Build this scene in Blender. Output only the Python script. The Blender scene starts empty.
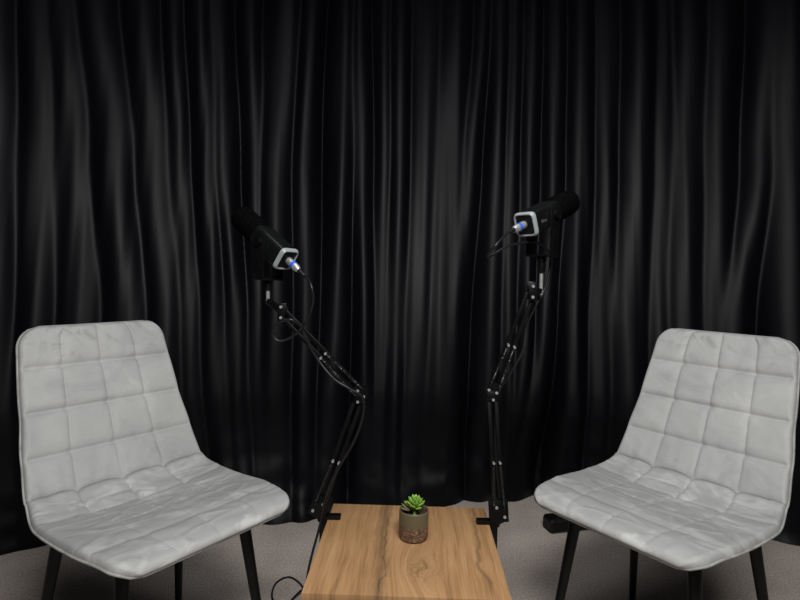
import bpy, bmesh, math, random
from mathutils import Vector, Matrix, noise
random.seed(7)
PI = math.pi
C = bpy.context.scene.collection
scn = bpy.context.scene

# ------------------------------------------------------------------ camera, world, light
CAM_H, FPX, PITCH, ROLL = 1.0169, 530.24, 0.04509, 0.018656
cd = bpy.data.cameras.new('camera'); cam = bpy.data.objects.new('camera', cd); C.objects.link(cam)
cd.sensor_fit = 'HORIZONTAL'; cd.sensor_width = 36.0; cd.lens = 36.0*FPX/800.0; cd.clip_start = 0.02
cam.matrix_world = (Matrix.Translation((0, 0, CAM_H)) @ Matrix.Rotation(PI/2-PITCH, 4, 'X') @ Matrix.Rotation(ROLL, 4, 'Z'))
scn.camera = cam

w = bpy.data.worlds.new('world'); scn.world = w; w.use_nodes = True
w.node_tree.nodes['Background'].inputs[0].default_value = (0.75, 0.85, 1.0, 1)
w.node_tree.nodes['Background'].inputs[1].default_value = 0.015

def area(name, loc, target, sx, sy, power, col=(1, 1, 1)):
    l = bpy.data.lights.new(name, 'AREA'); l.shape = 'RECTANGLE'; l.size = sx; l.size_y = sy
    l.energy = power; l.color = col
    o = bpy.data.objects.new(name, l); C.objects.link(o); o.location = loc
    o.rotation_euler = (Vector(target)-Vector(loc)).to_track_quat('-Z', 'Y').to_euler()
    return o
area('key_light', (0.22, -0.10, 2.0), (0.0, 1.5, 0.4), 0.8, 0.4, 38, (1.0, 0.99, 0.965))
area('ceiling_lamp', (0.15, 0.80, 2.62), (0.15, 0.80, 0.0), 1.1, 0.5, 13, (0.95, 0.97, 1.0))

vs = scn.view_settings
scn.display_settings.display_device = 'sRGB'
vs.view_transform = 'Standard'; vs.look = 'None'; vs.gamma = 1.0; vs.exposure = 0.0; vs.use_curve_mapping = False

# ------------------------------------------------------------------ helpers
def at(px, py, Y):
    """a pixel of the photograph as a point of the room at distance Y"""
    x, y = px-400, py-300
    c, s = math.cos(ROLL), math.sin(ROLL); x, y = x*c+y*s, -x*s+y*c
    c, s = math.cos(PITCH), math.sin(PITCH)
    r = Vector((x/FPX, c-(y/FPX)*s, -s-(y/FPX)*c))
    return Vector((0, 0, CAM_H)) + r*(Y/r.y)

def obj(name, bm, mat, parent=None, smooth=True, label=None, cat=None, group=None, angle=0.6):
    if not bm.verts: raise ValueError(name)
    bmesh.ops.recalc_face_normals(bm, faces=bm.faces[:])
    me = bpy.data.meshes.new(name); bm.to_mesh(me); bm.free()
    for p in me.polygons: p.use_smooth = smooth
    if smooth: 
        try: me.set_sharp_from_angle(angle=angle)
        except Exception: pass
    o = bpy.data.objects.new(name, me); C.objects.link(o)
    me.materials.append(mat)
    if parent: o.parent = parent
    if label: o['label'] = label
    if cat: o['category'] = cat
    if group: o['group'] = group
    return o

def thing(name, label, cat, loc=(0, 0, 0), rotz=0, group=None):
    o = bpy.data.objects.new(name, None); C.objects.link(o); o.empty_display_size = 0.05
    o.location = loc; o.rotation_euler = (0, 0, rotz); o['label'] = label; o['category'] = cat
    if group: o['group'] = group
    return o

def add_box(bm, c, size, M=None, bev=0.0, seg=2):
    r = bmesh.ops.create_cube(bm, size=1.0); vs_ = r['verts']
    bmesh.ops.scale(bm, vec=size, verts=vs_)
    if bev > 0:
        es = list({e for v in vs_ for e in v.link_edges})
        rr = bmesh.ops.bevel(bm, geom=es, offset=bev, segments=seg, profile=0.5, affect='EDGES')
        vs_ = list({v for v in rr['verts']} | {v for v in vs_ if v.is_valid})
    m = Matrix.Translation(c) @ (M.to_4x4() if M is not None else Matrix.Identity(4))
    bmesh.ops.transform(bm, matrix=m, verts=vs_)
    return vs_

def frame_from(d, up=Vector((0, 0, 1))):
    """columns: x = side, y = d, z = up-ish"""
    d = Vector(d).normalized(); s = d.cross(up)
    if s.length < 1e-4: s = d.cross(Vector((1, 0, 0)))
    s.normalize(); u = s.cross(d).normalized()
    return Matrix((s, d, u)).transposed()

def add_bar(bm, a, b, wx, wz, up=Vector((0, 0, 1)), bev=0.001):
    a, b = Vector(a), Vector(b); F = frame_from(b-a, up)
    add_box(bm, (a+b)/2, (wx, (b-a).length, wz), F, bev)

def add_cyl(bm, a, b, r1, r2=None, n=20, rings=None):
    """closed cylinder / cone, or a lathe if rings = [(fraction, radius), ...]"""
    a, b = Vector(a), Vector(b); F = frame_from(b-a)
    if rings is None: rings = [(0, r1), (1, r1 if r2 is None else r2)]
    prev = None; d = b-a
    for t, r in rings:
        ring = [bm.verts.new(a + d*t + F @ Vector((math.cos(2*PI*k/n)*r, 0, math.sin(2*PI*k/n)*r))) for k in range(n)]
        if prev is None: bm.faces.new(ring)
        else:
            for k in range(n): bm.faces.new((prev[k], prev[(k+1) % n], ring[(k+1) % n], ring[k]))
        prev = ring
    bm.faces.new(prev)

def spline(pts, n=10):
    P = [Vector(p) for p in pts]; P = [2*P[0]-P[1]] + P + [2*P[-1]-P[-2]]; out = []
    for i in range(1, len(P)-2):
        p0, p1, p2, p3 = P[i-1:i+3]
        for k in range(n):
            t = k/n
            out.append(0.5*((2*p1)+(p2-p0)*t+(2*p0-5*p1+4*p2-p3)*t*t+(3*p1-p0-3*p2+p3)*t**3))
    out.append(P[-2]); return out

def add_tube(bm, pts, r, n=10, closed=False):
    pts = [Vector(p) for p in pts]; N = len(pts); rings = []
    up = Vector((0, 0, 1)); prev_u = None
    for i, p in enumerate(pts):
        if closed: t = pts[(i+1) % N]-pts[i-1]
        else: t = pts[min(i+1, N-1)]-pts[max(i-1, 0)]
        t.normalize()
        if prev_u is None:
            u = t.orthogonal().normalized()
        else:
            u = prev_u - t*prev_u.dot(t); u.normalize()
        prev_u = u; v = t.cross(u)
        rr = r[i] if isinstance(r, (list, tuple)) else r
        rings.append([bm.verts.new(p+(u*math.cos(2*PI*k/n)+v*math.sin(2*PI*k/n))*rr) for k in range(n)])
    last = N if closed else N-1
    for i in range(last):
        A, B = rings[i], rings[(i+1) % N]; off = 0
        if closed and i == N-1:
            off = min(range(n), key=lambda o: (A[0].co-B[o].co).length)
        for k in range(n): bm.faces.new((A[k], A[(k+1) % n], B[(k+1+off) % n], B[(k+off) % n]))
    if not closed: bm.faces.new(rings[0]); bm.faces.new(rings[-1])

def add_helix(bm, a, b, R, turns, r, n=5):
    a, b = Vector(a), Vector(b); F = frame_from(b-a); d = b-a; pts = []
    k = int(turns*10)
    for i in range(k+1):
        t = i/k; an = 2*PI*turns*t
        pts.append(a+d*t+F @ Vector((math.cos(an)*R, 0, math.sin(an)*R)))
    add_tube(bm, pts, r, n)

# ------------------------------------------------------------------ materials
def new_mat(name, col=(0.5, 0.5, 0.5), rough=0.5, metal=0.0, spec=0.5):
    m = bpy.data.materials.new(name); m.use_nodes = True
    b = m.node_tree.nodes['Principled BSDF']
    b.inputs['Base Color'].default_value = (*col, 1); b.inputs['Roughness'].default_value = rough
    b.inputs['Metallic'].default_value = metal; b.inputs['Specular IOR Level'].default_value = spec
    return m, m.node_tree.nodes, m.node_tree.links, b

def noise_mix(m_tuple, scale, c1, c2, lo=0.4, hi=0.6, coord='Object', stretch=(1, 1, 1), detail=4, bump=0.0, bump_scale=None, distort=0.0, bdist=0.002):
    m, N, L, b = m_tuple
    tc = N.new('ShaderNodeTexCoord'); mp = N.new('ShaderNodeMapping'); mp.inputs['Scale'].default_value = stretch
    L.new(tc.outputs[coord], mp.inputs[0])
    n = N.new('ShaderNodeTexNoise'); n.inputs['Scale'].default_value = scale; n.inputs['Detail'].default_value = detail
    n.inputs['Distortion'].default_value = distort
    L.new(mp.outputs[0], n.inputs['Vector'])
    r = N.new('ShaderNodeValToRGB'); r.color_ramp.elements[0].position = lo; r.color_ramp.elements[1].position = hi
    r.color_ramp.elements[0].color = (*c1, 1); r.color_ramp.elements[1].color = (*c2, 1)
    L.new(n.outputs['Fac'], r.inputs[0]); L.new(r.outputs[0], b.inputs['Base Color'])
    if bump:
        n2 = N.new('ShaderNodeTexNoise'); n2.inputs['Scale'].default_value = bump_scale or scale; n2.inputs['Detail'].default_value = 5
        L.new(mp.outputs[0], n2.inputs['Vector'])
        bp = N.new('ShaderNodeBump'); bp.inputs['Strength'].default_value = bump; bp.inputs['Distance'].default_value = bdist
        L.new(n2.outputs['Fac'], bp.inputs['Height']); L.new(bp.outputs[0], b.inputs['Normal'])
    return m

M = {}
M['black_metal'] = noise_mix(new_mat('black_powder_coated_metal', rough=0.38, spec=0.22), 60, (0.002, 0.002, 0.0022), (0.0035, 0.0035, 0.0037), bump=0.08, bump_scale=500, bdist=0.0005)
M['leg_metal'] = noise_mix(new_mat('black_chair_leg_metal', rough=0.4, spec=0.22), 40, (0.0025, 0.0025, 0.0025), (0.004, 0.004, 0.004), bump=0.06, bump_scale=400, bdist=0.0005)
M['black_plastic'] = noise_mix(new_mat('matte_black_plastic', rough=0.5, spec=0.3), 60, (0.003, 0.003, 0.003), (0.005, 0.005, 0.005), bump=0.1, bump_scale=600, bdist=0.0004)
M['mic_body'] = noise_mix(new_mat('satin_black_microphone_shell', rough=0.33, spec=0.5), 50, (0.003, 0.0035, 0.0035), (0.005, 0.0055, 0.0055), bump=0.03, bump_scale=700, bdist=0.0003)
M['foam'] = noise_mix(new_mat('black_foam', rough=1.0, spec=0.0), 300, (0.0015, 0.0015, 0.0017), (0.0035, 0.0035, 0.0038), bump=0.6, bump_scale=500, bdist=0.001)
M['ring'] = noise_mix(new_mat('pale_grey_translucent_plastic', rough=0.35), 30, (0.24, 0.265, 0.275), (0.28, 0.305, 0.315))
M['silver'] = noise_mix(new_mat('brushed_silver_metal', rough=0.35, metal=0.7), 90, (0.45, 0.45, 0.45), (0.58, 0.58, 0.57))
M['steel_pin'] = noise_mix(new_mat('steel_bolt', rough=0.35, metal=0.6), 90, (0.42, 0.42, 0.42), (0.6, 0.6, 0.6))
M['spring'] = noise_mix(new_mat('dark_spring_steel', rough=0.35, metal=0.9), 200, (0.05, 0.05, 0.055), (0.09, 0.09, 0.095))
M['blue'] = noise_mix(new_mat('blue_connector_ring', rough=0.3), 80, (0.015, 0.09, 0.55), (0.025, 0.13, 0.68))
M['cable'] = noise_mix(new_mat('black_rubber_cable', rough=0.38, spec=0.4), 120, (0.006, 0.006, 0.007), (0.01, 0.01, 0.011))
M['brass'] = noise_mix(new_mat('brass_contact', rough=0.3, metal=1.0), 120, (0.55, 0.38, 0.16), (0.7, 0.5, 0.22))
M['print'] = noise_mix(new_mat('grey_printed_lettering', rough=0.5), 120, (0.09, 0.09, 0.10), (0.12, 0.12, 0.13))
M['ceiling'] = noise_mix(new_mat('dark_grey_ceiling_paint', rough=0.9), 8, (0.10, 0.10, 0.105), (0.12, 0.12, 0.125))
M['wall'] = noise_mix(new_mat('dark_wall_paint', rough=0.9), 8, (0.05, 0.05, 0.055), (0.06, 0.06, 0.065))
M['soil'] = noise_mix(new_mat('dark_soil', rough=0.95), 150, (0.012, 0.008, 0.005), (0.045, 0.03, 0.02), bump=1.0, bump_scale=250, bdist=0.002)

def mat_curtain():
    m, N, L, b = new_mat('black_satin_curtain', (0.0013, 0.0015, 0.0032), 0.5, 0, 0.19)
    b.inputs['Sheen Weight'].default_value = 0.0
    tc = N.new('ShaderNodeTexCoord'); mp = N.new('ShaderNodeMapping'); mp.inputs['Scale'].default_value = (1, 1, 0.35)
    L.new(tc.outputs['Object'], mp.inputs[0])
    n = N.new('ShaderNodeTexNoise'); n.inputs['Scale'].default_value = 3.5; n.inputs['Detail'].default_value = 5
    L.new(mp.outputs[0], n.inputs['Vector'])
    r = N.new('ShaderNodeMapRange'); r.inputs[1].default_value = 0.3; r.inputs[2].default_value = 0.7; r.inputs[3].default_value = 0.45; r.inputs[4].default_value = 0.54
    L.new(n.outputs['Fac'], r.inputs[0]); L.new(r.outputs[0], b.inputs['Roughness'])
    n2 = N.new('ShaderNodeTexNoise'); n2.inputs['Scale'].default_value = 900; L.new(tc.outputs['Object'], n2.inputs['Vector'])
    bp = N.new('ShaderNodeBump'); bp.inputs['Strength'].default_value = 0.12; bp.inputs['Distance'].default_value = 0.0005
    L.new(n2.outputs['Fac'], bp.inputs['Height']); L.new(bp.outputs[0], b.inputs['Normal'])
    return m
M['curtain'] = mat_curtain()

def mat_carpet():
    m, N, L, b = new_mat('taupe_grey_carpet', rough=0.95, spec=0.1)
    tc = N.new('ShaderNodeTexCoord')
    n = N.new('ShaderNodeTexNoise'); n.inputs['Scale'].default_value = 160; n.inputs['Detail'].default_value = 6; L.new(tc.outputs['Object'], n.inputs['Vector'])
    n3 = N.new('ShaderNodeTexNoise'); n3.inputs['Scale'].default_value = 5; n3.inputs['Detail'].default_value = 4; L.new(tc.outputs['Object'], n3.inputs['Vector'])
    mx = N.new('ShaderNodeMath'); mx.operation = 'MULTIPLY_ADD'; mx.inputs[1].default_value = 0.35
    L.new(n3.outputs['Fac'], mx.inputs[0]); L.new(n.outputs['Fac'], mx.inputs[2])
    r = N.new('ShaderNodeValToRGB'); e = r.color_ramp.elements
    e[0].position = 0.45; e[0].color = (0.31, 0.262, 0.230, 1); e[1].position = 0.9; e[1].color = (0.66, 0.580, 0.52, 1)
    L.new(mx.outputs[0], r.inputs[0]); L.new(r.outputs[0], b.inputs['Base Color'])
    bp = N.new('ShaderNodeBump'); bp.inputs['Strength'].default_value = 0.5; bp.inputs['Distance'].default_value = 0.003
    L.new(n.outputs['Fac'], bp.inputs['Height']); L.new(bp.outputs[0], b.inputs['Normal'])
    return m
M['carpet'] = mat_carpet()

def mat_velvet():
    m, N, L, b = new_mat('light_grey_velvet', rough=0.75, spec=0.25)
    tc = N.new('ShaderNodeTexCoord')
    mp = N.new('ShaderNodeMapping'); mp.inputs['Rotation'].default_value = (0, 0, 0.25); mp.inputs['Scale'].default_value = (0.7, 1.15, 0.8); L.new(tc.outputs['Object'], mp.inputs[0])
    n = N.new('ShaderNodeTexNoise'); n.inputs['Scale'].default_value = 7.5; n.inputs['Detail'].default_value = 5; n.inputs['Roughness'].default_value = 0.62; n.inputs['Distortion'].default_value = 1.6
    L.new(mp.outputs[0], n.inputs['Vector'])
    r = N.new('ShaderNodeValToRGB'); e = r.color_ramp.elements
    e[0].position = 0.33; e[0].color = (0.35, 0.35, 0.35, 1); e[1].position = 0.75; e[1].color = (0.47, 0.47, 0.461, 1)
    for q, cc in ((0.45, 0.385), (0.58, 0.405)):
        k = e.new(q); k.color = (cc, cc, cc*.985, 1)
    L.new(n.outputs['Fac'], r.inputs[0])
    # rubbed pile: pale wisps where people sit, and darker hand marks along the top of the back
    def nz(scale, dist, sc, lo, hi):
        m2 = N.new('ShaderNodeMapping'); m2.inputs['Scale'].default_value = sc; L.new(tc.outputs['Object'], m2.inputs[0])
        a = N.new('ShaderNodeTexNoise'); a.inputs['Scale'].default_value = scale; a.inputs['Detail'].default_value = 6; a.inputs['Roughness'].default_value = 0.62; a.inputs['Distortion'].default_value = dist
        L.new(m2.outputs[0], a.inputs['Vector'])
        q = N.new('ShaderNodeMapRange'); q.interpolation_type = 'SMOOTHSTEP'; q.inputs[1].default_value = lo; q.inputs[2].default_value = hi; L.new(a.outputs['Fac'], q.inputs[0]); return q.outputs[0]
    sp = N.new('ShaderNodeSeparateXYZ'); L.new(tc.outputs['Object'], sp.inputs[0])
    def band(out, lo, hi):
        q = N.new('ShaderNodeMapRange'); q.interpolation_type = 'SMOOTHSTEP'; q.inputs[1].default_value = lo; q.inputs[2].default_value = hi; L.new(out, q.inputs[0]); return q.outputs[0]
    def mul(a, b_):
        q = N.new('ShaderNodeMath'); q.operation = 'MULTIPLY'
        for i, v in enumerate((a, b_)):
            if isinstance(v, float): q.inputs[i].default_value = v
            else: L.new(v, q.inputs[i])
        return q.outputs[0]
    wisps = mul(nz(9.0, 1.8, (.6, 1.3, 1), .49, .64), mul(band(sp.outputs[2], .52, .47), .75))
    marks = mul(nz(16.0, 1.0, (1, 1, 1), .50, .66), mul(band(sp.outputs[2], .74, .86), .75))
    mA = N.new('ShaderNodeMix'); mA.data_type = 'RGBA'; mA.inputs['B'].default_value = (.60, .60, .59, 1); L.new(wisps, mA.inputs['Factor']); L.new(r.outputs[0], mA.inputs['A'])
    mB = N.new('ShaderNodeMix'); mB.data_type = 'RGBA'; mB.inputs['B'].default_value = (.27, .27, .265, 1); L.new(marks, mB.inputs['Factor']); L.new(mA.outputs['Result'], mB.inputs['A'])
    L.new(mB.outputs['Result'], b.inputs['Base Color'])
    b.inputs['Sheen Weight'].default_value = 0.06; b.inputs['Sheen Roughness'].default_value = 0.35
    n2 = N.new('ShaderNodeTexNoise'); n2.inputs['Scale'].default_value = 22; n2.inputs['Detail'].default_value = 6; n2.inputs['Distortion'].default_value = 0.6; L.new(mp.outputs[0], n2.inputs['Vector'])
    bp = N.new('ShaderNodeBump'); bp.inputs['Strength'].default_value = 0.30; bp.inputs['Distance'].default_value = 0.006
    L.new(n2.outputs['Fac'], bp.inputs['Height'])
    n4 = N.new('ShaderNodeTexNoise'); n4.inputs['Scale'].default_value = 500; L.new(tc.outputs['Object'], n4.inputs['Vector'])
    bp2 = N.new('ShaderNodeBump'); bp2.inputs['Strength'].default_value = 0.2; bp2.inputs['Distance'].default_value = 0.001
    L.new(n4.outputs['Fac'], bp2.inputs['Height']); L.new(bp.outputs[0], bp2.inputs['Normal'])
    # the pile leans one way along the whole strip of cloth: from the seat's front edge to its rear and on up the back
    vt = N.new('ShaderNodeVectorTransform'); vt.vector_type = 'VECTOR'; vt.convert_from = 'OBJECT'; vt.convert_to = 'WORLD'; vt.inputs[0].default_value = (1, 0, 0)
    cr = N.new('ShaderNodeVectorMath'); cr.operation = 'CROSS_PRODUCT'; L.new(vt.outputs[0], cr.inputs[0]); L.new(bp2.outputs[0], cr.inputs[1])
    ma = N.new('ShaderNodeVectorMath'); ma.operation = 'MULTIPLY_ADD'; L.new(cr.outputs[0], ma.inputs[0]); ma.inputs[1].default_value = (.28, .28, .28); L.new(bp2.outputs[0], ma.inputs[2])
    no = N.new('ShaderNodeVectorMath'); no.operation = 'NORMALIZE'; L.new(ma.outputs[0], no.inputs[0]); L.new(no.outputs[0], b.inputs['Normal'])
    return m
M['velvet'] = mat_velvet()
M['velvet_trim'] = noise_mix(new_mat('grey_velvet_piping', rough=0.7, spec=0.25), 30, (0.26, 0.26, 0.255), (0.36, 0.36, 0.35))
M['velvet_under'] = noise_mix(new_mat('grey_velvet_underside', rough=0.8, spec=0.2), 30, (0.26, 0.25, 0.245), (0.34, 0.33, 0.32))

def mat_wood():
    """oak-look board: straight grain along local Y, a knot near the front, two dark cracks"""
    m, N, L, b = new_mat('oak_wood_board', rough=0.5, spec=0.35)
    tc = N.new('ShaderNodeTexCoord')
    sep = N.new('ShaderNodeSeparateXYZ'); L.new(tc.outputs['Object'], sep.inputs[0])
    def math_(op, a, b_=None, c=None, clamp=False):
        n = N.new('ShaderNodeMath'); n.operation = op; n.use_clamp = clamp
        for i, v in enumerate((a, b_, c)):
            if v is None: continue
            if isinstance(v, (int, float)): n.inputs[i].default_value = v
            else: L.new(v, n.inputs[i])
        return n.outputs[0]
    def noi(scale, vec, detail=4, dist=0.0, rough=0.55):
        n = N.new('ShaderNodeTexNoise'); n.inputs['Scale'].default_value = scale; n.inputs['Detail'].default_value = detail
        n.inputs['Distortion'].default_value = dist; n.inputs['Roughness'].default_value = rough; L.new(vec, n.inputs['Vector']); return n.outputs['Fac']
    def comb(x, y, z):
        n = N.new('ShaderNodeCombineXYZ')
        for i, v in enumerate((x, y, z)):
            if isinstance(v, (int, float)): n.inputs[i].default_value = v
            else: L.new(v, n.inputs[i])
        return n.outputs[0]
    X, Y, Z = sep.outputs
    # grain bends around a knot at (0.035,-0.09)
    kx, ky = 0.03, -0.085
    dx = math_('SUBTRACT', X, kx); dy = math_('SUBTRACT', Y, ky)
    r2 = math_('ADD', math_('MULTIPLY', math_('MULTIPLY', dx, dx), 1.0), math_('MULTIPLY', math_('MULTIPLY', dy, dy), 0.30))
    inf = math_('MULTIPLY', math_('POWER', 2.718, math_('MULTIPLY', r2, -700.0)), 0.8)
    dist = math_('SQRT', math_('ADD', r2, 0.00001))
    wob = noi(5, comb(X, math_('MULTIPLY', Y, 0.8), 0.0), 3)
    wobx = math_('ADD', X, math_('MULTIPLY', math_('SUBTRACT', wob, 0.5), 0.014))
    gx = math_('ADD', math_('MULTIPLY', wobx, math_('SUBTRACT', 1.0, inf)), math_('MULTIPLY', math_('ADD', dist, math_('MULTIPLY', noi(28, comb(X, Y, 2.0), 4, 1.0), 0.05)), math_('MULTIPLY', inf, 1.3)))
    g1 = noi(1.0, comb(math_('MULTIPLY', gx, 60), math_('MULTIPLY', Y, 2.2), 0.0), 5, 0.3)
    g2 = noi(1.0, comb(math_('MULTIPLY', gx, 230), math_('MULTIPLY', Y, 9), 3.0), 4)
    g3 = noi(1.0, comb(math_('MULTIPLY', gx, 7), math_('MULTIPLY', Y, 2.5), 7.0), 3)
    v = math_('ADD', math_('ADD', math_('MULTIPLY', g1, 0.42), math_('MULTIPLY', g2, 0.34)), math_('MULTIPLY', g3, 0.30))
    r = N.new('ShaderNodeValToRGB'); e = r.color_ramp.elements
    e[0].position = 0.36; e[0].color = (0.185, 0.095, 0.040, 1)
    e[1].position = 0.70; e[1].color = (0.50, 0.300, 0.150, 1)
    k = e.new(0.50); k.color = (0.36, 0.200, 0.090, 1)
    L.new(v, r.inputs[0])
    # dark veins
    def vein(x0, amp, sc, width, seed, y0, y1):
        wv = noi(sc, comb(seed, Y, seed), 4)
        xx = math_('ADD', x0, math_('MULTIPLY', math_('SUBTRACT', wv, 0.5), amp))
        d = math_('ABSOLUTE', math_('SUBTRACT', X, xx))
        br = noi(30, comb(math_('MULTIPLY', X, 6.0), Y, seed), 4)
        wd = math_('MULTIPLY', br, width*2)
        f = math_('SUBTRACT', 1.0, math_('DIVIDE', d, wd), clamp=True)
        m1 = N.new('ShaderNodeMapRange'); m1.inputs[1].default_value = y0; m1.inputs[2].default_value = y0+0.04; L.new(Y, m1.inputs[0])
        m2 = N.new('ShaderNodeMapRange'); m2.inputs[1].default_value = y1; m2.inputs[2].default_value = y1-0.04; L.new(Y, m2.inputs[0])
        return math_('MULTIPLY', f, math_('MULTIPLY', m1.outputs[0], m2.outputs[0]))
    veins = math_('ADD', math_('ADD', math_('MULTIPLY', vein(-0.055, 0.025, 9, 0.022, 1.3, -0.3, 0.25), 0.55), math_('MULTIPLY', vein(0.160, 0.07, 7, 0.0075, 4.1, -0.18, 0.21), 0.55)),
                  math_('ADD', math_('MULTIPLY', vein(-0.047, 0.05, 12, 0.0035, 8.7, -0.2, 0.15), 0.4), math_('MULTIPLY', vein(0.035, 0.12, 20, 0.004, 5.7, -0.16, -0.05), 0.5)))
    kn = math_('MULTIPLY', inf, math_('MULTIPLY', noi(70, comb(X, Y, 0.0), 5, 1.0), 0.45))
    dark = math_('ADD', veins, kn, clamp=True)
    mix = N.new('ShaderNodeMix'); mix.data_type = 'RGBA'; mix.inputs['B'].default_value = (0.085, 0.052, 0.030, 1)
    L.new(dark, mix.inputs['Factor']); L.new(r.outputs[0], mix.inputs['A']); L.new(mix.outputs['Result'], b.inputs['Base Color'])
    bp = N.new('ShaderNodeBump'); bp.inputs['Strength'].default_value = 0.15; bp.inputs['Distance'].default_value = 0.001
    L.new(g2, bp.inputs['Height']); L.new(bp.outputs[0], b.inputs['Normal'])
    return m
M['wood'] = mat_wood()

def mat_pot():
    m, N, L, b = new_mat('olive_pot_glaze_with_bronze_crackle', rough=0.45)
    tc = N.new('ShaderNodeTexCoord'); sep = N.new('ShaderNodeSeparateXYZ'); L.new(tc.outputs['Object'], sep.inputs[0])
    vo = N.new('ShaderNodeTexNoise'); vo.inputs['Scale'].default_value = 120; vo.inputs['Detail'].default_value = 4; vo.inputs['Distortion'].default_value = 1.5
    L.new(tc.outputs['Object'], vo.inputs['Vector'])
    r = N.new('ShaderNodeValToRGB'); e = r.color_ramp.elements
    e[0].position = 0.42; e[0].color = (0.075, 0.040, 0.022, 1); e[1].position = 0.66; e[1].color = (0.27, 0.165, 0.11, 1)
    L.new(vo.outputs['Fac'], r.inputs[0])
    mr = N.new('ShaderNodeMapRange'); mr.inputs[1].default_value = 0.0315; mr.inputs[2].default_value = 0.0345; L.new(sep.outputs[2], mr.inputs[0])
    mix = N.new('ShaderNodeMix'); mix.data_type = 'RGBA'; mix.inputs['B'].default_value = (0.120, 0.098, 0.055, 1)
    L.new(mr.outputs[0], mix.inputs['Factor']); L.new(r.outputs[0], mix.inputs['A']); L.new(mix.outputs['Result'], b.inputs['Base Color'])
    bp = N.new('ShaderNodeBump'); bp.inputs['Distance'].default_value = 0.001
    inv = N.new('ShaderNodeMath'); inv.operation = 'SUBTRACT'; inv.inputs[0].default_value = 1.0; L.new(mr.outputs[0], inv.inputs[1])
    L.new(inv.outputs[0], bp.inputs['Strength']); L.new(vo.outputs['Fac'], bp.inputs['Height']); L.new(bp.outputs[0], b.inputs['Normal'])
    return m
M['pot'] = mat_pot()

def mat_leaf(name, c1, c2):
    m, N, L, b = new_mat(name, rough=0.42)
    b.inputs['Subsurface Weight'].default_value = 0.08; b.inputs['Subsurface Radius'].default_value = (0.004, 0.006, 0.002)
    tc = N.new('ShaderNodeTexCoord'); n = N.new('ShaderNodeTexNoise'); n.inputs['Scale'].default_value = 90
    L.new(tc.outputs['Object'], n.inputs['Vector'])
    r = N.new('ShaderNodeValToRGB'); e = r.color_ramp.elements
    e[0].position = 0.35; e[0].color = (*c1, 1); e[1].position = 0.65; e[1].color = (*c2, 1)
    L.new(n.outputs['Fac'], r.inputs[0]); L.new(r.outputs[0], b.inputs['Base Color']); return m
M['leaf'] = mat_leaf('bright_green_succulent_leaf', (0.13, 0.27, 0.03), (0.27, 0.45, 0.08))
M['leaf_dark'] = mat_leaf('dusky_purple_green_leaf', (0.10, 0.08, 0.04), (0.17, 0.15, 0.07))

# ------------------------------------------------------------------ setting
def struct(name, bm, mat):
    o = obj(name, bm, mat, smooth=False); o['kind'] = 'structure'; return o
bm = bmesh.new(); add_box(bm, (0, 0.3, -0.05), (6.0, 5.4, 0.1)); struct('floor', bm, M['carpet'])
bm = bmesh.new(); add_box(bm, (0, 2.95, 1.35), (6.0, 0.1, 2.7)); struct('wall_back', bm, M['wall'])
bm = bmesh.new(); add_box(bm, (0, 0.3, 2.75), (6.0, 5.4, 0.1)); struct('ceiling', bm, M['ceiling'])

# ------------------------------------------------------------------ curtain
# each fold: x pixel where its crest lies at picture heights 0, 165, 320, 480; depth and half width
FOLDS = [
 ((-60, -58, -55, -50), .05, .11), ((-25, -22, -18, -10), .05, .07),
 ((23, 28, 27, 24), .040, .055), ((47, 62, 71, 74), .034, .06), ((82, 104, 121, 130), .040, .07), ((132, 146, 160, 170), .036, .06),
 ((166, 172, 186, 196), .022, .035),
 ((193, 203, 211, 224), .045, .05), ((209, 219, 232, 240), .036, .045), ((246, 252, 254, 258), .018, .03),
 ((283, 273, 274, 272), .050, .065), ((310, 301, 304, 302), .038, .045), ((344, 341, 335, 324), .045, .050),
 ((359, 361, 364, 367), .034, .04), ((384, 384, 381, 378), .020, .030), ((401, 400, 396, 391), .045, .045),
 ((428, 424, 418, 411), .026, .06), ((458, 451, 444, 438), .040, .075), ((485, 471, 456, 448), .028, .04), ((502, 498, 492, 484), .044, .045),
 ((518, 513, 511, 508), .030, .035), ((536, 532, 528, 512), .036, .04), ((560, 556, 547, 521), .036, .045), ((585, 584, 576, 570), .044, .055),
 ((612, 610, 606, 600), .020, .04), ((645, 643, 633, 628), .046, .07), ((668, 668, 664, 660), .022, .04), ((696, 691, 690, 688), .046, .065),
 ((730, 724, 722, 720), .020, .05), ((779, 768, 740, 730), .034, .05), ((800, 800, 796, 790), .05, .08), ((850, 850, 845, 840), .05, .10)]
def base_y(x):
    a = 0.115 if x < 0.5 else 0.20
    return 2.33 - a*(x-0.5)**2
def lean(z): return 0.15*(z-0.5) if z > 0.5 else 0.0      # the cloth hangs from a rail set back above its hem
def world_x(px, py):
    x = at(px, py, 2.2).x
    for _ in range(8):
        p = at(px, py, base_y(x)-0.04); p = at(px, py, base_y(x)-0.04+lean(p.z)); x = p.x
    return x
HZ = [at(400, y, 2.36).z for y in (0, 165, 320, 480)]
FW = [([world_x(p, y) for p, y in zip(ps, (0, 165, 320, 480))], a, wd) for ps, a, wd in FOLDS]
def fold_x(xs, z):
    if z >= HZ[0]: return xs[0]+(xs[0]-xs[1])*(z-HZ[0])/(HZ[0]-HZ[1])*0.4
    for i in range(3):
        if z >= HZ[i+1]:
            t = (HZ[i]-z)/(HZ[i]-HZ[i+1]); t = t*t*(3-2*t)*0.5+t*0.5
            return xs[i]*(1-t)+xs[i+1]*t
    return xs[3]+(xs[3]-xs[2])*(HZ[3]-z)/(HZ[2]-HZ[3])*0.5
def fold_row(z):
    return [(fold_x(xs, z), a*(0.66+0.6*noise.noise(Vector((xs[0]*7, z*1.3, 3.1)))), wd) for xs, a, wd in FW]
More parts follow.
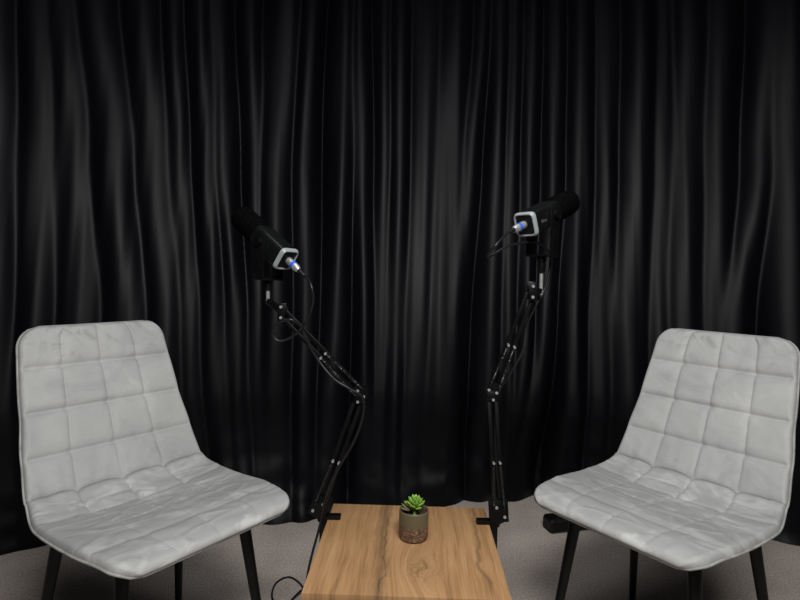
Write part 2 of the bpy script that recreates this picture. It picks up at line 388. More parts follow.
def which(x, FR_):
    b_ = -.09; k_ = -1
    for k, (fx, am, wd) in enumerate(FR_):
        if abs(x-fx) < .26:
            v = am*(1-((x-fx)/wd)**2)
            if v > b_: b_, k_ = v, k
    return k_
def curtain_point(x, z, FR_):
    vals = sorted((am*(1-((x-fx)/wd)**2) for fx, am, wd in FR_ if abs(x-fx) < .26), reverse=True)[:2]
    if not vals: vals = [-.09]
    d = vals[0]
    if len(vals) > 1: d += math.log(1+math.exp(-(vals[0]-vals[1])*110))/110
    d = max(d, -0.075)
    d += 0.004*noise.noise(Vector((x*26, z*0.9, 1.7))) + 0.010*noise.noise(Vector((x*6, z*1.1, 4.2)))
    low = max(0.0, (0.42-z)/0.42)
    d = d*(1-0.45*low) + 0.055*low**2.2
    d += low**1.2*(0.036*noise.noise(Vector((x*4.2+5, z*5, 0.3)))+0.018*noise.noise(Vector((x*10-2, z*13, 2.3))))
    d -= low*0.11*math.exp(-((x-.58)/.38)**2)
    d += low*0.045*math.exp(-((x+.52)/.2)**2)
    slope = -2*(0.115 if x < 0.5 else 0.20)*(x-0.5)
    n = Vector((slope, -1)).normalized()
    return Vector((x+n.x*d, base_y(x)+lean(z)+n.y*d, z))
bm = bmesh.new()
x0, x1 = -2.1, 2.15; NX = 1500
zs = [0.004+0.42*(i/46) for i in range(47)] + [0.424+(2.66-0.424)*(i/64) for i in range(1, 65)]
rows = []
for j, z in enumerate(zs):
    row = []; FR_ = fold_row(z)
    xs_ = [x0+(x1-x0)*i/NX for i in range(NX+1)]; ids = [which(x, FR_) for x in xs_]
    for i in range(NX):          # a column of vertices runs down the bottom of every valley
        if ids[i] != ids[i+1]:
            a_, b_ = xs_[i], xs_[i+1]
            for _ in range(8):
                m_ = (a_+b_)/2
                if which(m_, FR_) == ids[i]: a_ = m_
                else: b_ = m_
            k_ = i if (a_-xs_[i]) < (xs_[i+1]-a_) else i+1
            xs_[k_] = a_
    for i, x in enumerate(xs_):
        p = curtain_point(x, z, FR_)
        if j < 14:      # the hem does not hang level
            hem = 0.0
            p.z = z + hem*(1-j/14)
        row.append(bm.verts.new(p))
    rows.append(row)
for j in range(len(rows)-1):
    for i in range(NX): bm.faces.new((rows[j][i], rows[j][i+1], rows[j+1][i+1], rows[j+1][i]))
cur = obj('curtain', bm, M['curtain'], label='long black satin curtain hanging in folds behind both chairs, its hem bunched on the carpet', cat='curtain', angle=3.0)

# ------------------------------------------------------------------ quilted velvet chair
PROF = [(.213, .458), (.200, .470), (.150, .476), (.08, .474), (0, .467), (-.09, .462), (-.150, .468), (-.190, .490), (-.218, .530), (-.243, .590), (-.270, .665), (-.298, .745), (-.322, .815), (-.341, .875)]
PC = spline([(0, y, z) for y, z in PROF], 24)
CUM = [0.0]
for i in range(1, len(PC)): CUM.append(CUM[-1]+(PC[i]-PC[i-1]).length)
LT = CUM[-1]
def prof(t):
    t = min(max(t, 0), LT)
    lo, hi = 0, len(CUM)-1
    while hi-lo > 1:
        m = (lo+hi)//2
        if CUM[m] <= t: lo = m
        else: hi = m
    k = (t-CUM[lo])/(CUM[hi]-CUM[lo]); return PC[lo].lerp(PC[hi], k)
def prof_n(t):
    d = prof(t+0.012)-prof(t-0.012); d.normalize(); return Vector((0, d.z, -d.y)) if Vector((0, d.z, -d.y)).z > -0.2 else Vector((0, -d.z, d.y))
def t_of(y, z):
    return min(range(len(PC)), key=lambda i: (PC[i].y-y)**2+(PC[i].z-z)**2)
TB = CUM[t_of(-.195, .494)]           # the seam where seat meets back
def lerp_tab(tab, t):
    for (a, va), (b_, vb) in zip(tab, tab[1:]):
        if t <= b_:
            k = (t-a)/(b_-a); k = max(0, min(1, k)); k = k*k*(3-2*k)*.6+k*.4; return va+(vb-va)*k
    return tab[-1][1]
WTAB = [(0, .205), (TB*.35, .225), (TB*.75, .228), (TB, .214), (TB+.10, .206), (LT*.75, .194), (LT, .178)]
def half_w(t):
    r0, r1 = .045, .050
    wv = lerp_tab(WTAB, t)
    if t < r0: wv -= r0-math.sqrt(max(0, r0*r0-(r0-t)**2))
    if LT-t < r1: wv -= r1-math.sqrt(max(0, r1*r1-(r1-(LT-t))**2))
    return wv
SROW = [0.0, TB*.23, TB*.50, TB*.76, TB]
LB = LT-TB
BROW = [TB, TB+LB*.235, TB+LB*.490, TB+LB*.752, LT]
USEAM = [-.5, 0.0, .5]
def top_h(u, t):
    wv = half_w(t)
    de = min((1-abs(u))*wv, t, LT-t)
    re = .012
    k = min(de/re, 1.0); h = .015*math.sqrt(max(0, 1-(1-k)**2))
    rowsT = SROW if t < TB else BROW
    for a, b_ in zip(rowsT, rowsT[1:]):
        if a <= t <= b_ + 1e-9: break
    dt = min(t-a if a > 0 else 9, b_-t if b_ < LT-1e-6 else 9)
    bend_seam = min(abs(t-TB), 9)
    du_raw = min(abs(u-s) for s in USEAM)
    du = du_raw*wv
    seat = t < TB
    mid_seat = seat and (SROW[1]*.9 < t < SROW[3]*.97)
    # puffed cells: pillow with rounded section, pinched along the seams
    fs_t = 1.0; fs_u = 0.6
    if seat:
        if min(abs(t-SROW[2]), 9) == dt: fs_t = .12
        elif abs(t-SROW[1]) == dt: fs_t = .45
        elif abs(t-SROW[3]) == dt: fs_t = .75
        fs_u = .22 if SROW[1] < t < SROW[3]-.01 else (.28 if t < SROW[1] else .80)
    s1 = 1-math.exp(-dt/.0085) if dt < 1 else 1; s2 = 1-math.exp(-du/.0050)
    amp = .0115 if not seat else .0085
    h += k*amp*((1-fs_t*(1-s1))*(1-fs_u*(1-s2))-1)
    # deeper pinch where the seams cross
    cr = math.exp(-(dt*dt+du*du)/(2*.0065**2)) if dt < 1 else 0
    h -= k*.0065*cr*(fs_t*fs_u)
    # soft cushion crown and creases in the nap cloth
    X = u*wv
    wr = noise.noise(Vector((X*9+t*14, t*26-X*20, 2.0)))
    cre = max(0, 1-abs(noise.noise(Vector((X*7+3, t*22, 5.0))))*5)**2
    near_b = math.exp(-((t-TB)/.055)**2)
    h += k*(.0016*wr + .0042*near_b*noise.noise(Vector((X*38, (t-TB)*16+abs(X)*12, 7.0))) + (.0022 if seat else .0008)*cre)
    if seat: h -= .006*k*math.exp(-(X/.12)**2-((t-TB*.6)/.12)**2)
    return h
def surf(u, t, h):
    wv = half_w(t)
    a_ = (u+1)*2 % 1.0 if abs(u) < 1 else 0.0
    t = t + (.009*math.sqrt(max(0, 1-(2*a_-1)**2))-.004)*(1-abs(u)**12)*math.exp(-((t-TB)/.030)**2)
    p = prof(t); n = prof_n(t)
    # side wings lift a little near the bend so that the shell is dished
    x = u*wv
    dish = .012*abs(u)**3*math.exp(-((t-TB)/.16)**2) + (.003*abs(u)**2.5 if t > TB else .004*abs(u)**3)*min(1, abs(t-TB)/.05 if t > TB else 1)
    return Vector((x, p.y, p.z)) + n*(h+dish)
def ts(a, b_, n):
    return [a+(b_-a)*i/n for i in range(n+1)]
def row_u(n=132):
    us = []
    for i in range(n+1):
        s = -1+2*i/n; us.append(math.copysign(1-(1-abs(s))**1.25, s) if False else s)
    # finer near the rim
    extra = [-.995, -.985, .985, .995]
    return sorted(us+extra)
US = row_u()
def t_list(a, b_, n):
    l = ts(a, b_, n)
    if a == 0: l += [.0008, .002]
    if b_ == LT: l += [LT-.0008, LT-.002]
    return sorted(l)
UNDER = -.020
def shell_part(a, b_, n):
    bm = bmesh.new(); TL = t_list(a, b_, n); top = []; bot = []
    for t in TL:
        top.append([bm.verts.new(surf(u, t, top_h(u, t) if abs(u) < 1 else 0)) for u in US])
        bot.append([bm.verts.new(surf(u, t, -.003 if abs(u) == 1 or t in (0, LT) else -.004)) for u in US])
    nu = len(US)
    for G in (top, bot):
        for j in range(len(TL)-1):
            for i in range(nu-1): bm.faces.new((G[j][i], G[j][i+1], G[j+1][i+1], G[j+1][i]))
    for j in range(len(TL)-1):
        for i in (0, nu-1): bm.faces.new((top[j][i], top[j+1][i], bot[j+1][i], bot[j][i]))
    for j in (0, len(TL)-1):
        for i in range(nu-1): bm.faces.new((top[j][i], top[j][i+1], bot[j][i+1], bot[j][i]))
    return bm
def under_shell():
    bm = bmesh.new(); TL = sorted(ts(0, LT, 90)+[.001, .003, LT-.001, LT-.003]); UU = sorted([-1+2*i/40 for i in range(41)]+[-.985, .985])
    top = []; bot = []
    for t in TL:
        rt = []; rb = []
        for u in UU:
            wv = half_w(t); de = min((1-abs(u))*wv, t, LT-t); k = min(de/.018, 1)
            h = -.005-.008*math.sqrt(max(0, 1-(1-k)**2))
            p = surf(u*.992, t, -.0045); q = surf(u*.992, t, h)
            rt.append(bm.verts.new(p)); rb.append(bm.verts.new(q))
        top.append(rt); bot.append(rb)
    nu = len(UU)
    for G in (top, bot):
        for j in range(len(TL)-1):
            for i in range(nu-1): bm.faces.new((G[j][i], G[j][i+1], G[j+1][i+1], G[j+1][i]))
    for j in range(len(TL)-1):
        for i in (0, nu-1): bm.faces.new((top[j][i], top[j+1][i], bot[j+1][i], bot[j][i]))
    for j in (0, len(TL)-1):
        for i in range(nu-1): bm.faces.new((top[j][i], top[j][i+1], bot[j][i+1], bot[j][i]))
    return bm
def rim_pts():
    pts = []
    for i in range(0, 121): pts.append(surf(1.004, LT*i/120, -.004))
    for i in range(1, 40): pts.append(surf(1-2*i/40, LT, -.004))
    for i in range(120, -1, -1): pts.append(surf(-1.004, LT*i/120, -.004))
    for i in range(1, 40): pts.append(surf(-1+2*i/40, 0, -.004))
    return pts
def leg_bm(sx, front):
    bm = bmesh.new()
    if front: a = Vector((sx*.142, .095, .448)); b_ = Vector((sx*.188, .150, .0))
    else: a = Vector((sx*.145, -.180, .440)); b_ = Vector((sx*.192, -.262, .0))
    F = frame_from(b_-a)
    n = 16; prev = None
    for t, r in ((0, .0150), (.03, .0150), (.985, .0085), (1, .0085)):
        p = a.lerp(b_, t)
        ring = [bm.verts.new(p+F @ Vector((math.cos(2*PI*k/n)*r, 0, math.sin(2*PI*k/n)*r))) for k in range(n)]
        if prev is None: bm.faces.new(ring)
        else:
            for k in range(n): bm.faces.new((prev[k], prev[(k+1) % n], ring[(k+1) % n], ring[k]))
        prev = ring
    bm.faces.new(prev)
    for v in bm.verts: v.co.z = max(v.co.z, 0.0005)
    return bm

def make_chair(label, x, y, rz):
    t = thing('dining_chair', label, 'chair', (x, y, 0), rz, 'grey quilted chairs facing each other')
    obj('seat', shell_part(0, TB, 110), M['velvet'], t, angle=3)
    obj('backrest', shell_part(TB, LT, 120), M['velvet'], t, angle=3)
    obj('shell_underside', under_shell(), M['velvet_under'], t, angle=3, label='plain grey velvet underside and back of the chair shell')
    bm = bmesh.new(); add_tube(bm, rim_pts(), .0028, 8, closed=True); obj('piping', bm, M['velvet_trim'], t, angle=3)
    bm = bmesh.new()
    add_box(bm, (0, -.02, .438), (.30, .26, .008), bev=.002)
    for sx in (-1, 1): add_bar(bm, (sx*.142, .115, .432), (sx*.140, -.192, .432), .022, .018)
    for yy in (.095, -.180): add_bar(bm, (-.15, yy, .433), (.15, yy, .433), .022, .018)
    obj('seat_frame', bm, M['leg_metal'], t, label='black metal frame under the seat')
    for sx in (-1, 1):
        for fr in (True, False):
            obj('leg', leg_bm(sx, fr), M['leg_metal'], t)
    return t
chL = (-.5365, 1.2052, -.633); chR = (.6268, 1.2678, -2.5136)
chair = make_chair('light grey quilted velvet chair on black metal legs standing left of the wooden table', chL[0], chL[1], chL[2]-PI/2)
def copy_tree(o, parent=None):
    c = o.copy(); C.objects.link(c)
    if parent: c.parent = parent
    for ch in list(o.children): copy_tree(ch, c)
    return c
chair2 = copy_tree(chair)
chair2['label'] = 'light grey quilted velvet chair on black metal legs standing right of the wooden table'
chair2.location = (chR[0], chR[1], 0); chair2.rotation_euler = (0, 0, chR[2]-PI/2)

# ------------------------------------------------------------------ table
TX, TY, TA, TW, TD, TH = .0266, 1.1375, -.0269, .3862, .3853, .4312
tab = thing('side_table', 'small square wooden side table with oak-coloured top between the chairs', 'table', (TX, TY, 0), TA)
bm = bmesh.new(); add_box(bm, (0, 0, TH-.011), (TW, TD, .022), bev=.0012); obj('tabletop', bm, M['wood'], tab, angle=.5)
for sx in (-1, 1):
    for sy in (-1, 1):
        bm = bmesh.new(); add_box(bm, (sx*.145, sy*.145, (TH-.022)/2), (.022, .022, TH-.022), bev=.002); obj('leg', bm, M['black_metal'], tab)
bm = bmesh.new()
for s in (-1, 1):
    add_bar(bm, (-.134, s*.145, TH-.034), (.134, s*.145, TH-.034), .018, .022); add_bar(bm, (s*.145, -.134, TH-.034), (s*.145, .134, TH-.034), .018, .022)
obj('apron', bm, M['black_metal'], tab)
TM = Matrix.Translation((TX, TY, 0)) @ Matrix.Rotation(TA, 4, 'Z')

# ------------------------------------------------------------------ potted succulent
PX, PY = .0400, 1.166
pot = thing('potted_succulent', 'small green succulent in an olive and bronze ceramic pot on the wooden table', 'plant', (PX, PY, TH))
bm = bmesh.new(); n = 48
ringsP = [(0, .0005), (.029, .0005), (.0315, .002), (.0325, .006), (.0330, .030), (.0330, .033), (.0328, .061), (.0325, .0645), (.0315, .0655), (.0302, .0645), (.0296, .060), (.0290, .045), (0, .045)]
prev = None
for r, z in ringsP:
    if r == 0: ring = [bm.verts.new((0, 0, z))]
    else: ring = [bm.verts.new((math.cos(2*PI*k/n)*r, math.sin(2*PI*k/n)*r, z)) for k in range(n)]
    if prev:
        for k in range(n):
            a, b_ = prev[k % len(prev)], prev[(k+1) % len(prev)]; c, d = ring[(k+1) % len(ring)], ring[k % len(ring)]
            f = [v for i, v in enumerate((a, b_, c, d)) if v not in (a, b_, c, d)[:i]]
            if len(f) > 2: bm.faces.new(f)
    prev = ring
obj('pot', bm, M['pot'], pot, angle=.8)
bm = bmesh.new()
G = 26; vv = {}
for i in range(G+1):
    for j in range(12):
        r = .0292*j/11; a = 2*PI*i/G
        if i == G: vv[i, j] = vv[0, j]; continue
        if j == 0: vv[i, 0] = vv.get((0, 0)) or bm.verts.new((0, 0, .056)); continue
        vv[i, j] = bm.verts.new((math.cos(a)*r, math.sin(a)*r, .054+.004*noise.noise(Vector((math.cos(a)*r*160, math.sin(a)*r*160, 0)))))
for i in range(G):
    for j in range(11):
        f = [vv[i, j], vv[i, j+1], vv[i+1, j+1], vv[i+1, j]]
        f = [v for k, v in enumerate(f) if v not in f[:k]]
        if len(f) > 2: bm.faces.new(f)
obj('soil', bm, M['soil'], pot, angle=3)
def leaf(ang, tilt, ln, wd, base, z0, mat):
    """plump pointed leaf growing outward from the stem"""
    bm = bmesh.new(); n = 10; prev = None; S = 9
    d = Vector((math.cos(ang), math.sin(ang), 0)); side = Vector((-d.y, d.x, 0))
    for i in range(S+1):
        t = i/S
        wv = wd*(.45+.55*math.sin(min(1, t*1.55)*PI/2))*(1-max(0, (t-.55)/.45)**2.0)+.0002
        th = wv*.42
        a = tilt*(1-.35*t)
        p = Vector((base.x, base.y, z0)) + d*(ln*t*math.cos(tilt)) + Vector((0, 0, ln*(t*math.sin(tilt)+.12*t*t)))
        up = Vector((0, 0, 1))*math.cos(tilt)-d*math.sin(tilt)
        ring = [bm.verts.new(p+side*math.cos(2*PI*k/n)*wv+up*(math.sin(2*PI*k/n)*th-abs(math.cos(2*PI*k/n))*-.15*wv)) for k in range(n)]
        if prev is None: bm.faces.new(ring)
        else:
            for k in range(n): bm.faces.new((prev[k], prev[(k+1) % n], ring[(k+1) % n], ring[k]))
        prev = ring
    bm.faces.new(prev)
    return obj('leaf', bm, mat, pot, angle=3)
cx = Vector((.002, -.003, 0)); ga = 2.39996
bm = bmesh.new(); add_cyl(bm, (cx.x, cx.y, .050), (cx.x, cx.y, .080), .0045, .003, 10); obj('stem', bm, M['leaf'], pot)
for i in range(24):
    f = i/23
    tilt = math.radians(84-64*f**.8); ln = .011+.015*f**.8
    leaf(i*ga+.3, tilt, ln, .0040+.0030*f, cx+Vector((math.cos(i*ga+.3), math.sin(i*ga+.3), 0))*.0025, .0850-.018*f, M['leaf'])
for a, tl in ((PI*.93, .50), (PI*1.05, .25), (PI*.80, .65)):
    leaf(a, tl, .026, .0052, Vector((-.006, 0, 0)), .060, M['leaf_dark'])

# ------------------------------------------------------------------ microphones
def microphone(label, rear, axis, up, L, yoke_h, print_side):
    axis = Vector(axis).normalized(); F = frame_from(axis, Vector(up))       # local x side, y towards the capsule, z up
    t = bpy.data.objects.new('microphone', None); C.objects.link(t); t.empty_display_size = .05
    t['label'] = label; t['category'] = 'microphone'; t['group'] = 'black broadcast microphones on arms'
    t.matrix_world = Matrix.Translation(rear) @ F.to_4x4()
    LB_ = L*.56
    def section(h, n_exp, y, cnt=64):
        out = []
        for k in range(cnt):
            a = 2*PI*k/cnt; c, s = math.cos(a), math.sin(a)
            q = (abs(c)**n_exp+abs(s)**n_exp)**(-1/n_exp)
            out.append(Vector((c*q*h, y, s*q*h)))
        return out
    def loft(secs, cap=(True, True)):
        bm = bmesh.new(); prev = None
        for k, s in enumerate(secs):
            ring = [bm.verts.new(p) for p in s]
            if prev is None:
                if cap[0]: bm.faces.new(ring)
            else:
                m = len(ring)
                for i in range(m): bm.faces.new((prev[i], prev[(i+1) % m], ring[(i+1) % m], ring[i]))
            prev = ring
        if cap[1]: bm.faces.new(prev)
        return bm
    h = .0275
    obj('body', loft([section(h-.0015, 5, .0045), section(h, 5, .006), section(h, 5, LB_*.6), section(h-.0003, 5, LB_*.9), section(h-.0025, 3, LB_+.001)]), M['mic_body'], t, angle=.5)
    # foam head
    secs = []
    for y, r in ((LB_, .0265), (LB_+.003, .0295), (LB_+.02, .0308), (L*.88, .0308), (L*.95, .0290), (L*.985, .0245), (L, .016), (L+.0015, .006)):
        secs.append(section(r, 2.15, y))
    obj('foam_windscreen', loft(secs), M['foam'], t, angle=3)
    # pale light ring round the rear edge
    bm = bmesh.new(); n = 64
    s1 = section(h+.0004, 6, .0075); s2 = section(h+.0006, 6, .0030); s2b = section(h-.0024, 6, -.0026); s3 = section(h-.0042, 6, -.0026); s4 = section(h-.0052, 6, .002)
    R = [[bm.verts.new(p) for p in s] for s in (s1, s2, s2b, s3, s4)]
    for A, B in zip(R, R[1:]):
        for i in range(n): bm.faces.new((A[i], A[(i+1) % n], B[(i+1) % n], B[i]))
    obj('light_ring', bm, M['ring'], t, angle=.9, label='pale grey square ring around the rear end')
    obj('rear_panel', loft([section(h-.0055, 5, .0005), section(h-.0055, 5, .0046)]), M['black_plastic'], t, angle=.5)
    bm = bmesh.new(); add_cyl(bm, (0, .001, .002), (0, -.004, .002), .0115, n=24); obj('socket', bm, M['black_plastic'], t)
    # knobs on the top rear and side
    # swivel screws on both sides
    yk = LB_*.66
    for s in (-1, 1):
        bm = bmesh.new(); add_cyl(bm, (s*h*.98, yk, 0), (s*(h+.0075), yk, 0), .0065, n=20); add_cyl(bm, (s*(h+.006), yk, 0), (s*(h+.013), yk, 0), .010, .0095, 24); obj('swivel_knob', bm, M['black_metal'], t)
    # lettering on the side
    cu = bpy.data.curves.new('lettering', 'FONT'); cu.body = 'fifine'; cu.size = .011; cu.extrude = .0001; cu.align_x = 'CENTER'; cu.align_y = 'CENTER'
    tmp = bpy.data.objects.new('lettering', cu); C.objects.link(tmp)
    me = bpy.data.meshes.new_from_object(tmp.evaluated_get(bpy.context.evaluated_depsgraph_get())); bpy.data.objects.remove(tmp)
    lt = bpy.data.objects.new('lettering', me); C.objects.link(lt); me.materials.append(M['print']); lt.parent = t; lt['label'] = 'small grey printed lettering on the side'
    s = print_side
    lt.matrix_parent_inverse = Matrix.Identity(4)
    lt.matrix_local = Matrix.Translation((s*(h+.0002), LB_*.30, -.002)) @ (Matrix(((0, 0, 1), (1, 0, 0), (0, 1, 0))).to_4x4() if s > 0 else Matrix(((0, 0, -1), (-1, 0, 0), (0, 1, 0))).to_4x4())
    # yoke: U bracket hanging below the body, kept upright in the world
    yb = bmesh.new(); Fi = F.transposed()
    dn = (Fi @ Vector((0, 0, -1))).normalized()
    side = Vector((1, 0, 0)); dn2 = (dn - side*dn.dot(side)).normalized(); fw = side.cross(dn2)
    piv = Vector((0, yk, 0))
    Mx = Matrix((side, fw, -dn2)).transposed()
    for s in (-1, 1):
        add_box(yb, piv+side*s*(h+.0045)+dn2*(yoke_h/2-.004), (.003, .036, yoke_h+.008), Mx, .0012)
    add_box(yb, piv+dn2*(yoke_h-.001), (2*(h+.006), .036, .006), Mx, .002)
    obj('yoke_bracket', yb, M['black_metal'], t)
    base = Matrix.Translation(rear) @ F.to_4x4() @ (piv+dn2*(yoke_h+.002))
    return t, base, F
micL, baseL, FL = microphone('black broadcast microphone with grey rear ring above the left chair, capsule pointing up left', Vector((-.2654, 1.24, 1.0494)), (-.6985, .4278, .5737), (0.2, -.1, 1), .195, .088, 1)
micR, baseR, FR = microphone('black broadcast microphone with grey rear ring on the right-hand arm, pointing up to the right', Vector((.2781, 1.20, 1.1369)), (.6937, .6219, .3633), (0, 0, 1), .205, .094, 1)
print('MICBASE', baseL, baseR)

# ------------------------------------------------------------------ boom arms
def bolt(parent, p, ax, r=.0045, ln=.006, mat='steel_pin'):
    bm = bmesh.new(); p = Vector(p); ax = Vector(ax).normalized()
    add_cyl(bm, p-ax*ln/2, p+ax*ln/2, r, n=14); return obj('bolt', bm, M[mat], parent)
def boom_arm(label, side, bx, by, elbow, head, post_bottom, post_top):
    """side -1: clamped to the left edge of the table, +1 to the right edge"""
    t = thing('microphone_stand', label, 'microphone stand', (bx, by, TH), 0, 'black scissor arms clamped to the table')
    O = Vector((bx, by, TH))
    def L(v): return Vector(v)-O
    # table clamp
    bm = bmesh.new()
    tl = .046
    add_box(bm, (-side*(tl/2-.014), 0, .0055), (tl, .018, .010), bev=.0015)            # tongue on the table
    add_box(bm, (side*.0095, 0, -.030), (.016, .024, .080), bev=.002)                 # back of the clamp
    add_box(bm, (-side*.006, 0, -.066), (.046, .022, .009), bev=.002)                 # lower jaw
    obj('clamp', bm, M['black_metal'], t)
    bm = bmesh.new(); add_cyl(bm, (-side*.018, 0, -.024), (-side*.018, 0, -.090), .004, n=12); add_cyl(bm, (-side*.018, 0, -.0225), (-side*.018, 0, -.027), .011, n=20)
    add_bar(bm, (-side*.018-.016, 0, -.090), (-side*.018+.016, 0, -.090), .006, .006); obj('clamp_screw', bm, M['black_metal'], t)
    # swivel post and fork
    e = L(elbow); h = L(head)
    p0 = Vector((side*.020, -.004, .026))
    bm = bmesh.new(); add_cyl(bm, (side*.012, 0, -.004), (side*.014, 0, .016), .012, n=20); add_cyl(bm, (side*.014, 0, .004), (side*.014, 0, .012), .015, n=20)
    obj('swivel_post', bm, M['black_metal'], t)
    d1 = (e-p0).normalized(); view = Vector((0, -1, 0))
    nrm1 = (view - d1*view.dot(d1)).normalized(); off1 = nrm1.cross(d1).normalized()
    if off1.x < 0: off1 = -off1
    sp = .0085
    bm = bmesh.new()
    fb = frame_from(d1, off1)
    for s in (-1, 1): add_box(bm, p0+nrm1*s*.009+d1*.008, (.003, .050, .044), frame_from(d1, off1), .0014)
    add_cyl(bm, p0-nrm1*.012, p0+nrm1*.012, .019, n=24)
    obj('base_bracket', bm, M['black_metal'], t)
    for s in (-1, 1):
        bm = bmesh.new(); add_bar(bm, p0+off1*s*sp+d1*.010, e+off1*s*sp-d1*.008, .0095, .0095, off1); obj('lower_bar', bm, M['black_metal'], t)
    ln = (e-p0).length
    for s in (-1, 1):
        a = p0+off1*s*(sp+.004)+nrm1*.014+d1*.010; b_ = p0+off1*s*(sp-.001)+nrm1*.014+d1*ln*.42
        bm = bmesh.new(); add_helix(bm, a+(b_-a)*.10, b_-(b_-a)*.06, .0030, 34, .0008); add_tube(bm, [a, a+(b_-a)*.11], .0009, 6); add_tube(bm, [b_-(b_-a)*.07, b_], .0009, 6); obj('spring', bm, M['spring'], t)
        bolt(t, b_, nrm1, .0030, .010)
    bolt(t, p0+off1*side*.012+nrm1*.0125-d1*.004, nrm1, .0034, .006); bolt(t, p0+nrm1*.0125-off1*side*.006+d1*.018, nrm1, .0034, .006)
    # elbow
    d2 = (h-e).normalized(); nrm2 = (view - d2*view.dot(d2)).normalized(); off2 = nrm2.cross(d2).normalized()
    if off2.z < 0: off2 = -off2
    bm = bmesh.new()
    for s in (-1, 1):
        bmv = bm
        F_ = frame_from((d1-d2*-1).normalized() if (d1+d2).length > .3 else d1, off1)
        add_cyl(bm, e+nrm1*(s*.0085)-nrm1*.0013, e+nrm1*(s*.0085)+nrm1*.0013, .0165, n=24)
        add_bar(bm, e+nrm1*s*.0085-d1*.022, e+nrm1*s*.0085, .024, .003, nrm1, .0008)
        add_bar(bm, e+nrm1*s*.0085+d2*.022, e+nrm1*s*.0085, .024, .003, nrm1, .0008)
    obj('elbow_joint', bm, M['black_metal'], t)
    for q in (off1*.009-d1*.004, off1*-.009+d1*.004, -d1*.020):
        bolt(t, e+nrm1*.0112+q, nrm1, .0034, .005)
    bm = bmesh.new(); kn = e+nrm1*.012-d1*.016+off1*.0
    add_cyl(bm, e-nrm1*.009, e-nrm1*.026, .011, n=18); obj('elbow_knob', bm, M['black_plastic'], t)
    # upper segment
    for s in (-1, 1):
        bm = bmesh.new(); add_bar(bm, e+off2*s*sp+d2*.008, h+off2*s*sp-d2*.006, .0090, .0090, off2); obj('upper_bar', bm, M['black_metal'], t)
    l2 = (h-e).length
    for s in (-1, 1):
        a = e+off2*s*(sp+.003)+nrm2*.013+d2*.006; b_ = e+off2*s*(sp-.001)+nrm2*.013+d2*l2*.47
        bm = bmesh.new(); add_helix(bm, a+(b_-a)*.08, b_-(b_-a)*.06, .0030, 34, .0008); add_tube(bm, [a, a+(b_-a)*.09], .0009, 6); add_tube(bm, [b_-(b_-a)*.07, b_], .0009, 6); obj('spring', bm, M['spring'], t)
        bolt(t, b_, nrm2, .0030, .010)
    # head joint
    bm = bmesh.new()
    for s in (-1, 1): add_bar(bm, h+nrm2*s*.0085+Vector((0, 0, -.021)), h+nrm2*s*.0085+Vector((0, 0, .021)), .017, .003, nrm2, .0008)
    pb, pt = L(post_bottom), L(post_top)
    add_bar(bm, h+d2*.004, pb+Vector((0, 0, .008)), .012, .014, Vector((0, 0, 1)), .002)
    obj('head_joint', bm, M['black_metal'], t)
    for s in (-1, 1): bolt(t, h+nrm2*.0115+Vector((0, 0, s*.0125)), nrm2, .0034, .005)
    bm = bmesh.new(); ax = off2
    add_cyl(bm, h+d2*.004-Vector((0, -.012, 0)), h+d2*.004+Vector((0, .030, 0)), .0045, n=12); add_cyl(bm, h+d2*.004+Vector((0, .024, 0)), h+d2*.004+Vector((0, .034, 0)), .012, n=16); obj('tension_knob', bm, M['black_plastic'], t)
    # mount post: silver pin then black adapter
    dp = (pt-pb)
    bm = bmesh.new(); add_cyl(bm, pb, pb+dp*.62, .0048, n=16); obj('mount_pin', bm, M['silver'], t, label='silver pin')
    bm = bmesh.new(); add_cyl(bm, pb+dp*.58, pt, .0095, n=20, rings=[(0, .0075), (.08, .0095), (.55, .0095), (.56, .0078), (.70, .0078), (.71, .0105), (1, .0105)]); obj('mount_adapter', bm, M['black_metal'], t)
    return t

def table_pt(lx, ly): return TM @ Vector((lx, ly, 0))
bl = table_pt(-TW/2-.0012, .108); br = table_pt(TW/2+.0012, .108)
armL = boom_arm('black scissor microphone stand clamped to the left table edge, bent at its elbow', -1, bl.x, bl.y, at(361, 393, 1.25), at(282, 312, 1.25), Vector((baseL.x, baseL.y, at(268, 304, baseL.y).z)), baseL)
armR = boom_arm('black scissor microphone stand clamped to the right table edge, rising almost straight', 1, br.x, br.y, at(492, 391, 1.27), at(532, 291, 1.24), Vector((baseR.x, baseR.y, at(542, 295, baseR.y).z)), baseR)

# ------------------------------------------------------------------ cables
def plug(parent, mic_rear, F):
    """XLR plug sitting in the rear socket; returns the end of the boot"""
    ax = F @ Vector((0, -1, 0)); o = mic_rear + F @ Vector((0, 0, .002)) + ax*.0042
    b1 = bmesh.new(); add_cyl(b1, o, o+ax*.016, .0088, n=24); add_cyl(b1, o+ax*.0225, o+ax*.040, 0, n=24, rings=[(0, .0090), (.5, .0090), (1, .0062)])
    obj('plug_shell', b1, M['silver'], parent, label='silver plug shell')
    b2 = bmesh.new(); add_cyl(b2, o+ax*.0155, o+ax*.0230, .0095, n=24); obj('plug_ring', b2, M['blue'], parent, label='blue ring on the plug')
    b3 = bmesh.new(); add_cyl(b3, o+ax*.0395, o+ax*.056, 0, n=16, rings=[(0, .0052), (.2, .0052), (1, .0032)]); obj('cable_boot', b3, M['black_plastic'], parent)
    return o+ax*.053, ax
def cable(label, mic_rear, F, pts, r=.0030):
    t = thing('microphone_cable', label, 'cable', (0, 0, 0), 0, 'black microphone cables')
    e, ax = plug(t, mic_rear, F)
    bm = bmesh.new(); add_tube(bm, spline([e, e+ax*.012]+pts, 14), r, 8); obj('cable_cord', bm, M['cable'], t, angle=3)
    return t
A = at
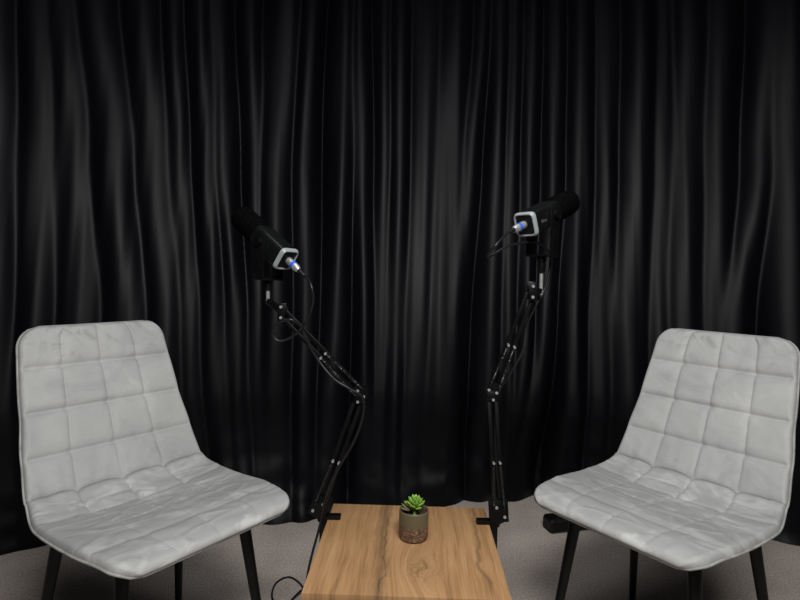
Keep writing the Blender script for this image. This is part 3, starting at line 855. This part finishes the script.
ptsL = [A(311, 285, 1.17), A(313, 302, 1.17), A(306, 322, 1.18), A(293, 336, 1.19), A(279, 341, 1.19), A(273, 333, 1.19), A(279, 323, 1.185), A(292, 320, 1.18), A(303, 330, 1.20),
        A(315, 355, 1.22), A(333, 378, 1.215), A(350, 389, 1.215), A(363, 398, 1.22), A(362, 420, 1.225), A(352, 445, 1.23), A(336, 472, 1.225), A(325, 500, 1.225), A(320, 525, 1.235)]
e0 = A(320, 525, 1.235)
ptsL += [Vector((-.215, 1.28, .28)), Vector((-.235, 1.36, .12)), Vector((-.262, 1.52, .02)), Vector((-.29, 1.66, .004)), Vector((-.35, 1.73, .004)), Vector((-.39, 1.69, .004)), Vector((-.375, 1.60, .004)), Vector((-.30, 1.55, .004)), Vector((-.22, 1.60, .004)), Vector((-.19, 1.68, .004)), Vector((-.25, 1.70, .010)), Vector((-.31, 1.62, .010)), Vector((-.335, 1.50, .004)), Vector((-.30, 1.38, .004)), Vector((-.20, 1.34, .004))]
cable('black cable looping from the left microphone down the bent arm to coils on the carpet', Vector((-.2654, 1.24, 1.0494)), FL, ptsL)
ptsR = [A(497, 244, 1.12), A(490, 252, 1.13), A(488, 257, 1.14), A(494, 254, 1.15), A(508, 246, 1.17), A(522, 243, 1.20), A(537, 243, 1.245), A(550, 256, 1.27), A(546, 285, 1.27), A(536, 305, 1.265), A(527, 325, 1.27), A(523, 350, 1.262),
        A(511, 372, 1.265), A(498, 394, 1.30), A(495, 430, 1.305), A(497, 470, 1.305), A(500, 505, 1.300)]
ptsR += [Vector((.238, 1.285, .37)), Vector((.200, 1.275, .25)), Vector((.17, 1.23, .08)), Vector((.15, 1.15, .004)), Vector((.05, 1.06, .004))]
cable('black cable looping from the right microphone down behind the straight arm', Vector((.2781, 1.20, 1.1369)), FR, ptsR)

# ------------------------------------------------------------------ socket strip on the carpet
st = thing('power_strip', 'black power strip lying on the carpet behind the right chair leg', 'power strip', (.715, 2.125, 0), math.radians(14))
bm = bmesh.new(); add_box(bm, (0, 0, .029), (.22, .075, .056), bev=.009, seg=1); obj('housing', bm, M['black_plastic'], st, angle=.4)
for k in range(4):
    bm = bmesh.new(); add_cyl(bm, (-.062+.04*k, -.010, .0565), (-.062+.04*k, -.010, .064), .0018, n=8); obj('contact', bm, M['brass'], st)
